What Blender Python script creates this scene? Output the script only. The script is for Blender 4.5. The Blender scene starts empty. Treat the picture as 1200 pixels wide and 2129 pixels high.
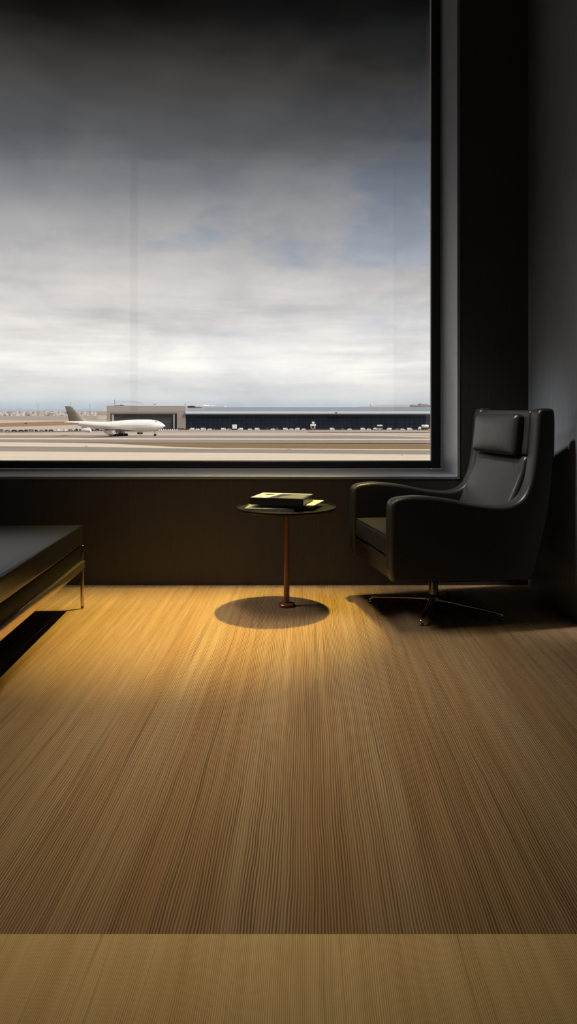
import bpy, bmesh, math, random
from mathutils import Vector, Matrix, noise
PI = math.pi
S = bpy.context.scene
COL = S.collection
R = random.Random(7)

# ------------------------------------------------------------------ camera model (1200 x 2129 photograph)
W, H = 1200, 2129
FPX, VPX, VPY, EYE = 1480.0, 640.0, 850.0, 1.15


def at(px, py, d):
    """point at distance d (along +y) that stands behind a picture point"""
    return Vector(((px - VPX) / FPX * d, d, EYE - (py - VPY) / FPX * d))


# ------------------------------------------------------------------ helpers
def link(o, parent=None):
    COL.objects.link(o)
    if parent is not None:
        o.parent = parent
    return o


def obj(name, bm, mat, parent=None, smooth=None, loc=None):
    me = bpy.data.meshes.new(name)
    bmesh.ops.recalc_face_normals(bm, faces=bm.faces[:])
    bm.to_mesh(me)
    bm.free()
    for m in (mat if isinstance(mat, (list, tuple)) else [mat]):
        me.materials.append(m)
    if smooth is not None:
        me.shade_smooth() if hasattr(me, 'shade_smooth') else None
        try:
            me.set_sharp_from_angle(angle=math.radians(smooth))
        except Exception:
            pass
    o = bpy.data.objects.new(name, me)
    if loc is not None:
        o.location = loc
    return link(o, parent)


def empty(name, loc=(0, 0, 0), rz=0.0):
    o = bpy.data.objects.new(name, None)
    o.location = loc
    o.rotation_euler = (0, 0, rz)
    o.empty_display_size = .1
    return link(o)


def tag(o, label, cat, group=None):
    o['label'] = label
    o['category'] = cat
    if group:
        o['group'] = group
    return o


def struct(o):
    o['kind'] = 'structure'
    return o


def box(bm, x0, x1, y0, y1, z0, z1, bev=0.0, seg=2, mi=0):
    g = bmesh.ops.create_cube(bm, size=1.0)
    vs = g['verts']
    for v in vs:
        v.co = Vector((x0 if v.co.x < 0 else x1, y0 if v.co.y < 0 else y1, z0 if v.co.z < 0 else z1))
    fs = {f for v in vs for f in v.link_faces}
    for f in fs:
        f.material_index = mi
    if bev > 0:
        es = {e for v in vs for e in v.link_edges}
        r = bmesh.ops.bevel(bm, geom=list(es), offset=bev, segments=seg, profile=.5, affect='EDGES')
        for f in r['faces']:
            f.material_index = mi
    return vs


def lathe(bm, prof, n=48, c=(0, 0, 0), axis='Z'):
    rings = []
    for r, h in prof:
        ring = []
        for k in range(n):
            a = 2 * PI * k / n
            x, y = r * math.cos(a), r * math.sin(a)
            if axis == 'Z':
                p = (c[0] + x, c[1] + y, c[2] + h)
            elif axis == 'X':
                p = (c[0] + h, c[1] + x, c[2] + y)
            else:
                p = (c[0] + x, c[1] + h, c[2] + y)
            ring.append(bm.verts.new(p))
        rings.append(ring)
    for a, b in zip(rings, rings[1:]):
        for k in range(n):
            bm.faces.new((a[k], a[(k + 1) % n], b[(k + 1) % n], b[k]))
    bm.faces.new(rings[0])
    bm.faces.new(rings[-1])


def tube(bm, pts, rad, n=10, closed=False, flat=1.0):
    pts = [Vector(p) for p in pts]
    N = len(pts)
    rings = []
    for i, p in enumerate(pts):
        a = pts[(i - 1) % N] if (closed or i > 0) else p
        b = pts[(i + 1) % N] if (closed or i < N - 1) else p
        t = (b - a).normalized()
        up = Vector((0, 0, 1)) if abs(t.z) < .95 else Vector((0, 1, 0))
        u = t.cross(up).normalized()
        w = u.cross(t).normalized()
        r = rad[i] if isinstance(rad, (list, tuple)) else rad
        rings.append([bm.verts.new(p + u * r * math.cos(2 * PI * k / n) + w * r * flat * math.sin(2 * PI * k / n)) for k in range(n)])
    pairs = list(zip(rings, rings[1:]))
    if closed:
        pairs.append((rings[-1], rings[0]))
    for a, b in pairs:
        for k in range(n):
            bm.faces.new((a[k], a[(k + 1) % n], b[(k + 1) % n], b[k]))
    if not closed:
        bm.faces.new(rings[0])
        bm.faces.new(rings[-1])


def spline(pts, n=8, closed=False):
    """Catmull-Rom through 2-D points"""
    out = []
    N = len(pts)
    rng = range(N) if closed else range(N - 1)
    for i in rng:
        if closed:
            p0, p1, p2, p3 = pts[(i - 1) % N], pts[i], pts[(i + 1) % N], pts[(i + 2) % N]
        else:
            p0, p1, p2, p3 = pts[max(i - 1, 0)], pts[i], pts[i + 1], pts[min(i + 2, N - 1)]
        for k in range(n):
            t = k / n
            out.append(tuple(.5 * ((2 * b) + (-a + c) * t + (2 * a - 5 * b + 4 * c - d) * t * t + (-a + 3 * b - 3 * c + d) * t ** 3)
                             for a, b, c, d in zip(p0, p1, p2, p3)))
    if not closed:
        out.append(tuple(pts[-1]))
    return out


def lerp_tab(tab, x):
    if x <= tab[0][0]:
        return tab[0][1]
    for (a, u), (b, v) in zip(tab, tab[1:]):
        if x <= b:
            return u + (v - u) * (x - a) / (b - a)
    return tab[-1][1]


def soft_box(bm, dx, dy, dz, r, n=(12, 12, 6), bulge=(0, 0, 0), fn=None):
    """rounded, slightly stuffed box centred on the origin; bulge per axis; fn maps a point at the end"""
    h = (dx / 2, dy / 2, dz / 2)

    def lines(hh, k):
        core = hh - r
        a = [-hh, -core - r * .62, -core - r * .3]
        m = [-core + 2 * core * i / k for i in range(k + 1)]
        return a + m + [-x for x in reversed(a)]
    ls = [lines(h[i], n[i]) for i in range(3)]
    cache = {}

    def vert(p):
        key = tuple(round(c, 6) for c in p)
        if key in cache:
            return cache[key]
        q = [max(-h[i] + r, min(h[i] - r, p[i])) for i in range(3)]
        d = Vector([p[i] - q[i] for i in range(3)])
        if d.length > 1e-9:
            d = d.normalized() * r
        w = [q[i] + d[i] for i in range(3)]
        f = [max(0, 1 - abs(w[i] / h[i]) ** 3) for i in range(3)]
        e = [w[i] + (bulge[i] * f[(i + 1) % 3] * f[(i + 2) % 3] * (w[i] / h[i])) for i in range(3)]
        if fn:
            e = fn(e)
        cache[key] = bm.verts.new(e)
        return cache[key]
    for ax in range(3):
        b, c = (ax + 1) % 3, (ax + 2) % 3
        for sgn in (-1, 1):
            for i in range(len(ls[b]) - 1):
                for j in range(len(ls[c]) - 1):
                    q = []
                    for (u, v) in ((i, j), (i + 1, j), (i + 1, j + 1), (i, j + 1)):
                        p = [0, 0, 0]
                        p[ax] = sgn * h[ax]
                        p[b] = ls[b][u]
                        p[c] = ls[c][v]
                        q.append(vert(p))
                    try:
                        bm.faces.new(q)
                    except ValueError:
                        pass


def prism(bm, pts, axis, a, b, bev=0.0, seg=3):
    """extrude a 2-D outline; axis 'Y': points are (x,z); 'X': (y,z); 'Z': (x,y)"""
    def mk(p, t):
        return (p[0], t, p[1]) if axis == 'Y' else (t, p[0], p[1]) if axis == 'X' else (p[0], p[1], t)
    A = [bm.verts.new(mk(p, a)) for p in pts]
    B = [bm.verts.new(mk(p, b)) for p in pts]
    n = len(pts)
    f1 = bm.faces.new(A)
    f2 = bm.faces.new(B)
    for i in range(n):
        bm.faces.new((A[i], A[(i + 1) % n], B[(i + 1) % n], B[i]))
    if bev > 0:
        es = list(f1.edges) + list(f2.edges)
        bmesh.ops.bevel(bm, geom=es, offset=bev, segments=seg, profile=.5, affect='EDGES')


# ------------------------------------------------------------------ materials
def srgb(r, g, b):
    def f(c):
        c /= 255
        return c / 12.92 if c <= .04045 else ((c + .055) / 1.055) ** 2.4
    return (f(r), f(g), f(b), 1)


class NT:
    def __init__(self, tree):
        self.t = tree

    def n(self, typ, **kw):
        nd = self.t.nodes.new(typ)
        ins = kw.pop('ins', {})
        for k, v in kw.items():
            setattr(nd, k, v)
        for k, v in ins.items():
            s = nd.inputs[k]
            if isinstance(v, bpy.types.NodeSocket):
                self.t.links.new(v, s)
            else:
                s.default_value = v
        return nd

    def math(self, op, a, b=None, c=None, clamp=False):
        nd = self.t.nodes.new('ShaderNodeMath')
        nd.operation = op
        nd.use_clamp = clamp
        for i, v in enumerate((a, b, c)):
            if v is None:
                continue
            if isinstance(v, bpy.types.NodeSocket):
                self.t.links.new(v, nd.inputs[i])
            else:
                nd.inputs[i].default_value = v
        return nd.outputs[0]

    def mix(self, fac, a, b, blend='MIX'):
        nd = self.t.nodes.new('ShaderNodeMix')
        nd.data_type = 'RGBA'
        nd.blend_type = blend
        for s, v in ((nd.inputs[0], fac), (nd.inputs[6], a), (nd.inputs[7], b)):
            if isinstance(v, bpy.types.NodeSocket):
                self.t.links.new(v, s)
            else:
                s.default_value = v
        return nd.outputs[2]

    def ramp(self, fac, stops, interp='LINEAR'):
        nd = self.t.nodes.new('ShaderNodeValToRGB')
        nd.color_ramp.interpolation = interp
        el = nd.color_ramp.elements
        while len(el) < len(stops):
            el.new(.5)
        for e, (p, c) in zip(el, stops):
            e.position = p
            e.color = c if len(c) == 4 else (*c, 1)
        self.t.links.new(fac, nd.inputs[0])
        return nd.outputs[0]

    def link(self, a, b):
        self.t.links.new(a, b)

    def xyz(self, vec):
        nd = self.n('ShaderNodeSeparateXYZ', ins={0: vec})
        return nd.outputs

    def vec(self, x, y, z):
        return self.n('ShaderNodeCombineXYZ', ins={0: x, 1: y, 2: z}).outputs[0]


def base_mat(name):
    m = bpy.data.materials.new(name)
    m.use_nodes = True
    nt = NT(m.node_tree)
    b = m.node_tree.nodes['Principled BSDF']
    return m, nt, b


def mat(name, col, rough=.5, metal=0.0, spec=.5, var=.06, scale=8.0, bump=0.0, bscale=200.0, coat=0.0, bdist=.001):
    """principled with faint noise variation in colour and optional fine bump"""
    m, nt, b = base_mat(name)
    tc = nt.n('ShaderNodeTexCoord').outputs['Object']
    nz = nt.n('ShaderNodeTexNoise', ins={'Vector': tc, 'Scale': scale, 'Detail': 4.0}).outputs[0]
    d = tuple(c * (1 - var) for c in col[:3]) + (1,)
    u = tuple(min(1, c * (1 + var)) for c in col[:3]) + (1,)
    nt.link(nt.mix(nz, d, u), b.inputs['Base Color'])
    b.inputs['Roughness'].default_value = rough
    b.inputs['Metallic'].default_value = metal
    b.inputs['Specular IOR Level'].default_value = spec
    b.inputs['Coat Weight'].default_value = coat
    if bump > 0:
        vz = nt.n('ShaderNodeTexVoronoi', ins={'Vector': tc, 'Scale': bscale}).outputs['Distance']
        bp = nt.n('ShaderNodeBump', ins={'Strength': bump, 'Distance': bdist, 'Height': vz})
        nt.link(bp.outputs[0], b.inputs['Normal'])
    return m


def carpet(name, top, groove, warm, pitch, wav, seed, bump=.7, gw=.5):
    """ribbed carpet: ribs run along y; pitch in metres"""
    m, nt, b = base_mat(name)
    pos = nt.n('ShaderNodeTexCoord').outputs['Object']
    x, y, z = nt.xyz(pos)
    wv = nt.n('ShaderNodeTexNoise', ins={'Vector': nt.vec(nt.math('MULTIPLY', x, 9.0), nt.math('MULTIPLY', y, 2.2), seed), 'Scale': 1.0, 'Detail': 2.0}).outputs[0]
    wf = nt.n('ShaderNodeTexNoise', ins={'Vector': nt.vec(nt.math('MULTIPLY', x, 40.0), nt.math('MULTIPLY', y, 16.0), seed + 3), 'Scale': 1.0, 'Detail': 1.0}).outputs[0]
    xx = nt.math('ADD', x, nt.math('ADD', nt.math('MULTIPLY', nt.math('SUBTRACT', wv, .5), wav * 8), nt.math('MULTIPLY', nt.math('SUBTRACT', wf, .5), wav)))
    ph = nt.n('ShaderNodeTexNoise', ins={'Vector': nt.vec(nt.math('MULTIPLY', x, 55.0), nt.math('MULTIPLY', y, 1.6), seed + 19), 'Scale': 1.0, 'Detail': 2.0}).outputs[0]
    amp = nt.n('ShaderNodeTexNoise', ins={'Vector': nt.vec(nt.math('MULTIPLY', x, 38.0), nt.math('MULTIPLY', y, .9), seed + 23), 'Scale': 1.0, 'Detail': 2.0}).outputs[0]
    rib = nt.math('MULTIPLY_ADD', nt.math('SINE', nt.math('MULTIPLY_ADD', xx, 2 * PI / pitch, nt.math('MULTIPLY', ph, 5.0))), .5, .5)
    # broad tone bands and thin streaks along the ribs
    tone = nt.n('ShaderNodeTexNoise', ins={'Vector': nt.vec(nt.math('MULTIPLY', xx, 7.0), nt.math('MULTIPLY', y, .25), seed + 7), 'Scale': 1.0, 'Detail': 4.0, 'Roughness': .65}).outputs[0]
    thin = nt.n('ShaderNodeTexNoise', ins={'Vector': nt.vec(nt.math('MULTIPLY', xx, 75.0), nt.math('MULTIPLY', y, .7), seed + 11), 'Scale': 1.0, 'Detail': 2.0}).outputs[0]
    grain = nt.n('ShaderNodeTexNoise', ins={'Vector': nt.vec(nt.math('MULTIPLY', x, 700.0), nt.math('MULTIPLY', y, 260.0), seed), 'Scale': 1.0, 'Detail': 2.0}).outputs[0]
    ribs = nt.math('POWER', rib, .7)
    c = nt.mix(nt.math('SUBTRACT', 1.0, nt.math('MULTIPLY', nt.math('SUBTRACT', 1.0, ribs), nt.math('MULTIPLY', nt.math('MULTIPLY_ADD', amp, 1.6, .02, True), gw)), None, True), groove, top)
    tm = nt.ramp(tone, [(.36, (.0, .0, .0)), (.64, (1, 1, 1))])
    c = nt.mix(nt.math('MULTIPLY', nt.n('ShaderNodeRGBToBW', ins={0: tm}).outputs[0], .55), c, warm, 'MULTIPLY')
    th = nt.ramp(thin, [(.26, (.62, .60, .58)), (.42, (1, 1, 1)), (.72, (1.0, 1.0, 1.0))])
    c = nt.mix(.8, c, th, 'MULTIPLY')
    c = nt.mix(.25, c, nt.ramp(grain, [(.3, (.6, .6, .6)), (.7, (1, 1, 1))]), 'MULTIPLY')
    nt.link(c, b.inputs['Base Color'])
    b.inputs['Roughness'].default_value = .9
    b.inputs['Specular IOR Level'].default_value = .12
    hgt = nt.math('ADD', nt.math('MULTIPLY', rib, 1.0), nt.math('ADD', nt.math('MULTIPLY', grain, .25), nt.math('MULTIPLY', thin, .8)))
    bp = nt.n('ShaderNodeBump', ins={'Strength': bump, 'Distance': pitch * .35, 'Height': hgt})
    nt.link(bp.outputs[0], b.inputs['Normal'])
    return m


def stained_wood(name, col, rough, axis='z', spec=.5, bump=.25):
    """dark stained timber with a faint flowing grain along an axis"""
    m, nt, b = base_mat(name)
    pos = nt.n('ShaderNodeTexCoord').outputs['Object']
    x, y, z = nt.xyz(pos)
    s = {'x': (.5, 6, 6), 'y': (6, .5, 6), 'z': (6, 6, .5)}[axis]
    v = nt.vec(nt.math('MULTIPLY', x, s[0]), nt.math('MULTIPLY', y, s[1]), nt.math('MULTIPLY', z, s[2]))
    nz = nt.n('ShaderNodeTexNoise', ins={'Vector': v, 'Scale': 1.0, 'Detail': 3.0, 'Distortion': .6}).outputs[0]
    gr = nt.math('MULTIPLY_ADD', nt.math('SINE', nt.math('MULTIPLY', nz, 90.0)), .5, .5)
    nf = nt.n('ShaderNodeTexNoise', ins={'Vector': v, 'Scale': 14.0, 'Detail': 3.0}).outputs[0]
    c = nt.mix(nt.math('MULTIPLY', gr, .6), col, tuple(k * .72 for k in col[:3]) + (1,))
    c = nt.mix(nt.math('MULTIPLY', nf, .4), c, tuple(k * .7 for k in col[:3]) + (1,))
    nt.link(c, b.inputs['Base Color'])
    b.inputs['Roughness'].default_value = rough
    b.inputs['Specular IOR Level'].default_value = spec
    h = nt.math('ADD', nt.math('MULTIPLY', gr, .35), nf)
    bp = nt.n('ShaderNodeBump', ins={'Strength': bump, 'Distance': .002, 'Height': h})
    nt.link(bp.outputs[0], b.inputs['Normal'])
    return m


def glass(name, tint=(1, 1, 1, 1), f0=.04):
    m = bpy.data.materials.new(name)
    m.use_nodes = True
    t = m.node_tree
    t.nodes.clear()
    nt = NT(t)
    lw = nt.n('ShaderNodeLayerWeight', ins={'Blend': .5}).outputs['Facing']
    fr = nt.math('MULTIPLY_ADD', nt.math('POWER', lw, 5.0), 1 - f0, f0)
    tr = nt.n('ShaderNodeBsdfTransparent', ins={'Color': tint})
    gl = nt.n('ShaderNodeBsdfGlossy', ins={'Color': (1, 1, 1, 1), 'Roughness': 0.0})
    mx = nt.n('ShaderNodeMixShader', ins={0: fr, 1: tr.outputs[0], 2: gl.outputs[0]})
    out = nt.n('ShaderNodeOutputMaterial')
    nt.link(mx.outputs[0], out.inputs[0])
    return m


M = {}
M['carpet'] = carpet('ribbed tan carpet', (.345, .238, .135, 1), (.075, .046, .024, 1), (.76, .59, .44, 1), .0071, .0022, 2.0, gw=.95)
M['carpet_bright'] = carpet('fine ribbed carpet brightened in colour', (.70, .50, .255, 1), (.32, .21, .095, 1), (.80, .70, .55, 1), .0040, .0022, 9.0, bump=.6, gw=.85)  # brighter tone of the near floor band put into the colour
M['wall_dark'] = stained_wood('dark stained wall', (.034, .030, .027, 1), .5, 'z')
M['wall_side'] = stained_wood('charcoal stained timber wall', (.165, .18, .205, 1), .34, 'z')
M['lining'] = stained_wood('grey brown reveal lining', (.165, .178, .205, 1), .4, 'z')
M['sill'] = stained_wood('grey sill board', (.16, .17, .20, 1), .45, 'x')
M['ceiling'] = mat('black ceiling paint', (.02, .02, .02, 1), .8)
M['frame'] = mat('black window frame', (.012, .012, .013, 1), .4)
M['bead'] = mat('grey glazing bead', (.6, .6, .6, 1), .5, metal=.0)
M['glass'] = glass('window glass', f0=.17)
M['tint_glass'] = glass('tinted rear glass', (.43, .43, .43, 1))
M['leather'] = mat('black leather', (.0155, .015, .0145, 1), .36, spec=.45, var=.25, scale=40, bump=.45, bscale=190, bdist=.0011)
M['leather_dull'] = mat('black leather worn matt', (.014, .012, .011, 1), .5, spec=.4, var=.2, scale=30, bump=.3, bscale=420, bdist=.0007)
M['bench_leather'] = mat('smooth black bench leather', (.006, .0063, .0075, 1), .28, spec=.6, var=.15, scale=20, bump=.2, bscale=300, bdist=.0007)
M['bench_side'] = mat('black lacquered panel', (.003, .0028, .0025, 1), .55, spec=.1)
M['chrome'] = mat('polished chrome', (.55, .53, .50, 1), .16, metal=1.0, var=.02)
M['dark_chrome'] = mat('dark polished steel', (.28, .25, .23, 1), .2, metal=1.0, var=.03)
M['steel'] = mat('brushed warm steel', (.62, .52, .42, 1), .28, metal=1.0, var=.04)
M['tabletop'] = mat('black lacquer tray', (.008, .008, .0085, 1), .4, spec=.22)
M['copper'] = mat('brown copper lacquer', (.22, .09, .05, 1), .34, metal=.45, var=.12, scale=15)
M['paper'] = mat('pale paper', (.30, .32, .35, 1), .6)
M['pages'] = mat('page block', (.23, .22, .19, 1), .8, scale=120, var=.25)
M['cover_black'] = mat('black book cover', (.012, .011, .011, 1), .35)
M['cover_photo'] = mat('dark olive cover print', (.10, .09, .06, 1), .3, var=.3, scale=10)
M['cover_white'] = mat('white cover print', (.29, .32, .39, 1), .4)
M['cover_green'] = mat('grey green magazine cover', (.16, .17, .15, 1), .3)

# ------------------------------------------------------------------ the room
YW = FPX * EYE / (1217 - VPY)          # window wall
YB = -1.17                             # rear glazing
XR, XL = 1.437, -6.0
ZC = 5.35
WX0, WX1, WZ0, WZ1 = -3.6, .974, .711, 5.1
YF = 5.21                              # window frame plane
YO = 5.33                              # outer face of the window wall
YE = FPX * EYE / (1945 - VPY)          # where the added brighter strip begins

bm = bmesh.new()
box(bm, XL - .3, XR + .3, YB - .3, YO, -.3, 0)
struct(obj('floor', bm, M['carpet']))
bm = bmesh.new()
box(bm, XL - .3, XR + .3, YB - .3, YO, ZC, ZC + .3)
struct(obj('ceiling', bm, M['ceiling']))
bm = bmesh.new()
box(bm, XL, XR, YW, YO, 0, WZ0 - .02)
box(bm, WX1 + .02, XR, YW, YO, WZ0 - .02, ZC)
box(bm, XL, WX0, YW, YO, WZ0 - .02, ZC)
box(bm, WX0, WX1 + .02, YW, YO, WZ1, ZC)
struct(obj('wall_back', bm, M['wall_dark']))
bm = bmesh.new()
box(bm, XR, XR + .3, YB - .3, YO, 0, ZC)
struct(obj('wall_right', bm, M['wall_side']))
bm = bmesh.new()
box(bm, XL - .3, XL, YB - .3, YO, 0, ZC)
struct(obj('wall_left', bm, M['wall_side']))

# added finer carpet strip; brightness of the near floor band put into its colour
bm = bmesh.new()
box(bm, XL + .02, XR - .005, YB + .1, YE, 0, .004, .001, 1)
tag(obj('bright_floor_band', bm, M['carpet_bright']), 'added finely ribbed carpet strip along the bottom, floor brightness put into its colour', 'carpet')

# front window
win = struct(empty('window_1', (0, YF, WZ0)))


def wpart(name, bm, m):
    o = obj(name, bm, m, win)
    o.location = (0, -YF, -WZ0)
    return o


fw_r, fw_b = .066, .055
bm = bmesh.new()
box(bm, WX1 - .02 - fw_r + .02, WX1, YF, YF + .07, WZ0, WZ1, .003, 1)
box(bm, WX0, WX0 + fw_r, YF, YF + .07, WZ0, WZ1, .003, 1)
box(bm, WX0 + fw_r, WX1 - fw_r, YF, YF + .07, WZ0, WZ0 + fw_b, .003, 1)
box(bm, WX0 + fw_r, WX1 - fw_r, YF, YF + .07, WZ1 - fw_b, WZ1, .003, 1)
wpart('window_frame', bm, M['frame'])
bm = bmesh.new()
gx0, gx1, gz0, gz1 = WX0 + fw_r, WX1 - fw_r, WZ0 + fw_b, WZ1 - fw_b
box(bm, gx1 - .005, gx1, YF + .012, YF + .022, gz0, gz1)
box(bm, gx0, gx0 + .005, YF + .012, YF + .022, gz0, gz1)
box(bm, gx0 + .005, gx1 - .005, YF + .012, YF + .022, gz0, gz0 + .005)
box(bm, gx0 + .005, gx1 - .005, YF + .012, YF + .022, gz1 - .005, gz1)
wpart('glazing_bead', bm, M['bead'])
bm = bmesh.new()
box(bm, gx0, gx1, YF + .034, YF + .046, gz0, gz1)
wpart('pane', bm, M['glass'])
bm = bmesh.new()
box(bm, WX0, WX1 + .02, YW - .002, YF, WZ0 - .02, WZ0, .002, 1)
wpart('sill', bm, M['sill'])
bm = bmesh.new()
box(bm, WX1, WX1 + .02, YW - .002, YF, WZ0, WZ1, .002, 1)
box(bm, WX0 - .02, WX0, YW - .002, YF, WZ0, WZ1, .002, 1)
wpart('jamb', bm, M['lining'])
bm = bmesh.new()
box(bm, WX0, WX1, 4.918, YF - .001, 4.20, 4.34, .004, 1)  # unseen box added to keep the downlight off the sill
wpart('downlight_blocker', bm, M['frame'])

ZSP = 1.12
bm = bmesh.new()
box(bm, XL, XR, YB - .3, YB, 0, ZSP - .05)  # unseen low wall added to dim the reflection in the window glass
struct(obj('rear_dimming_wall', bm, M['wall_dark']))
# rear glazing behind the photographer, whose reflection shows in the window glass
rw = struct(empty('window_2', (0, YB, 0)))


def rpart(name, bm, m):
    o = obj(name, bm, m, rw)
    o.location = (0, -YB, 0)
    return o


bm = bmesh.new()
mx = -2.86
for xa, xb in ((XL, XL + .08), (mx - .055, mx + .055), (XR - .02, XR)):
    box(bm, xa, xb, YB - .1, YB, ZSP, ZC - .02)
box(bm, XL, XR, YB - .1, YB, ZSP - .05, ZSP)
box(bm, XL, XR, YB - .1, YB, ZC - .02, ZC)
rpart('window_frame', bm, M['frame'])
bm = bmesh.new()
box(bm, XL + .08, mx - .055, YB - .06, YB - .048, ZSP, ZC - .02)
rpart('pane', bm, M['tint_glass'])
bm = bmesh.new()
box(bm, mx + .055, XR - .02, YB - .06, YB - .048, ZSP, ZC - .02)
rpart('pane', bm, M['tint_glass'])

# ------------------------------------------------------------------ armchair (local x = backwards, local -y = towards the camera)
S0 = .42
BX, BY = .977, .211
root = empty('swivel_armchair', (.35 + S0 * BX, 4.1 + S0 * BY, 0), math.atan2(BY, BX))
tag(root, 'black leather high-backed swivel armchair with headrest on a four-star metal base in the corner', 'armchair')
L = M['leather']
arm_top = [(-.005, .40), (-.004, .55), (.0, .638), (.010, .664), (.032, .678), (.07, .685), (.14, .689), (.23, .682), (.345, .665), (.46, .641), (.58, .625), (.66, .625),
           (.725, .647), (.768, .690), (.800, .77), (.820, .88), (.834, 1.02), (.842, 1.11), (.855, 1.143), (.885, 1.152)]
rear = [(.925, 1.150), (.943, 1.125), (.945, 1.0), (.938, .85), (.915, .64), (.875, .45), (.83, .29), (.80, .225), (.775, .215)]
bottom = [(.5, .222), (.2, .234), (.03, .243), (.008, .258), (-.002, .30)]
outline = spline(arm_top + rear, 8) + spline(bottom, 6)


def resample(pts, step):
    pts = pts + [pts[0]]
    ln = [0.0]
    for a, b_ in zip(pts, pts[1:]):
        ln.append(ln[-1] + math.hypot(b_[0] - a[0], b_[1] - a[1]))
    n = int(ln[-1] / step)
    out, k = [], 0
    for i in range(n):
        t = ln[-1] * i / n
        while ln[k + 1] < t:
            k += 1
        f = (t - ln[k]) / max(1e-9, ln[k + 1] - ln[k])
        out.append((pts[k][0] + (pts[k + 1][0] - pts[k][0]) * f, pts[k][1] + (pts[k + 1][1] - pts[k][1]) * f))
    return out


outline = resample([(s - S0, z) for s, z in outline], .009)


def inset(pts, d):
    n = len(pts)
    out = []
    for i in range(n):
        a, c = pts[(i - 2) % n], pts[(i + 2) % n]
        t = Vector((c[0] - a[0], c[1] - a[1])).normalized()
        out.append((pts[i][0] + t.y * d, pts[i][1] - t.x * d))      # outline runs clockwise
    return out


def rounded_panel(bm, pts, v0, v1, r, k=5):
    rows = []
    for i in range(k + 1):
        a = PI / 2 * i / k
        rows.append((v0 + r * (1 - math.sin(a)), r * (1 - math.cos(a))))
    rows = rows[::-1] + [(v1 - (v - v0), d) for v, d in rows]
    rows = sorted(rows)
    rr = []
    for v, d in rows:
        rr.append([bm.verts.new((x, v, z)) for x, z in inset(pts, d)])
    n = len(pts)
    for a, c in zip(rr, rr[1:]):
        for i in range(n):
            bm.faces.new((a[i], a[(i + 1) % n], c[(i + 1) % n], c[i]))
    bm.faces.new(rr[0])
    bm.faces.new(rr[-1])


VO, VI = .41, .312
side_objs = []
for sg in (-1, 1):
    bm = bmesh.new()
    a, b_ = sorted((sg * VI, sg * VO))
    rounded_panel(bm, outline, a, b_, .020)
    sp = obj('side_panel', bm, L, root, 40)
    side_objs.append(sp)
    for v in (sg * (VO - .010), sg * (VI + .010)):
        bm = bmesh.new()
        pts = [(x, v, z) for x, z in spline([(s - S0, z) for s, z in arm_top], 4)]
        off = .0125
        pts2 = []
        for i, p in enumerate(pts):
            a2 = pts[max(i - 1, 0)]
            c2 = pts[min(i + 1, len(pts) - 1)]
            t = Vector((c2[0] - a2[0], 0, c2[2] - a2[2])).normalized()
            nrm = Vector((-t.z, 0, t.x))
            pts2.append(Vector(p) - nrm * .0055)
        tube(bm, pts2, .0028, 6)
        obj('piping', bm, M['leather_dull'], sp, 60)

# seat cushion, front panel, base tray
bm = bmesh.new()
soft_box(bm, .70, 2 * VI - .004, .118, .024, (16, 14, 4), (0, 0, .022), lambda p: (p[0] + .36 - S0, p[1], p[2] + .418 - .03 * (p[0] + .35)))
seat = obj('seat_cushion', bm, L, root, 60)
bm = bmesh.new()
xf = .012 - S0 - .0005
ring = [(xf + .004, -VI + .02, .474), (xf + .004, VI - .02, .474)]
tube(bm, ring, .0035, 8)
obj('piping', bm, M['leather_dull'], seat, 60)
bm = bmesh.new()
prism(bm, [(.006 - S0, .352), (.012 - S0, .25), (.05 - S0, .243), (.09 - S0, .244), (.09 - S0, .352)], 'Y', -VI + .001, VI - .001, .006, 3)
obj('front_panel', bm, L, root, 40)
bm = bmesh.new()
prism(bm, [(.09 - S0, .244), (.40 - S0, .226), (.80 - S0, .218), (.83 - S0, .29), (.85 - S0, .35), (.09 - S0, .352)], 'Y', -VI + .001, VI - .001, .004, 2)
obj('seat_shell', bm, M['leather_dull'], root, 40)
# back: outer shell, lower cushion, upper cushion, headrest pillow
prof = [(.40, .640), (.45, .654), (.55, .69), (.63, .722), (.73, .770), (.80, .798), (.89, .820), (1.0, .834), (1.14, .848)]
bm = bmesh.new()
shell = [(lerp_tab(prof, z) + .06 - S0, z) for z in (.36, .5, .6, .7, .8, .9, 1.0, 1.1, 1.13)]
rear_s = spline(rear, 4)
shell = shell + [(.925 - S0, 1.13)] + [(s - .008 - S0, z) for s, z in rear_s if .30 < z < 1.10] + [(.83 - S0, .36)]
prism(bm, shell, 'Y', -VI + .001, VI - .001)
obj('back_shell', bm, M['leather_dull'], root, 40)


def backmap(zc):
    def f(p):
        z = p[2] + zc
        return (p[0] + .045 + lerp_tab(prof, z) - S0, p[1], z)
    return f


bm = bmesh.new()
soft_box(bm, .09, 2 * VI - .006, .455, .022, (2, 14, 16), (.022, 0, 0), backmap(.658))
bc = obj('back_cushion', bm, L, root, 60)
for v in (-.20, .20, -.215, .215):
    bm = bmesh.new()
    tube(bm, [(lerp_tab(prof, z) - S0 - .0165 * (1 - abs(v / VI) ** 3) * (1 - abs((z - .658) / .2275) ** 3) - .0012, v, z) for z in [.52 + .33 * k / 14 for k in range(15)]], .0016, 5)
    obj('stitching', bm, M['leather_dull'], bc, 60)
bm = bmesh.new()
soft_box(bm, .09, 2 * VI - .006, .252, .016, (2, 14, 10), (.010, 0, 0), backmap(1.015))
obj('back_cushion_top', bm, L, root, 60)
bm = bmesh.new()
soft_box(bm, .062, .53, .236, .026, (3, 16, 10), (.024, 0, 0), lambda p: (p[0] + lerp_tab(prof, p[2] + 1.003) - .026 - S0, p[1] + .006, p[2] + 1.003))
hr = obj('headrest', bm, L, root, 60)
bm = bmesh.new()
hx = lambda z: lerp_tab(prof, z) - .047 - S0
cz, hw, hh = 1.003, .247, .100
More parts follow.
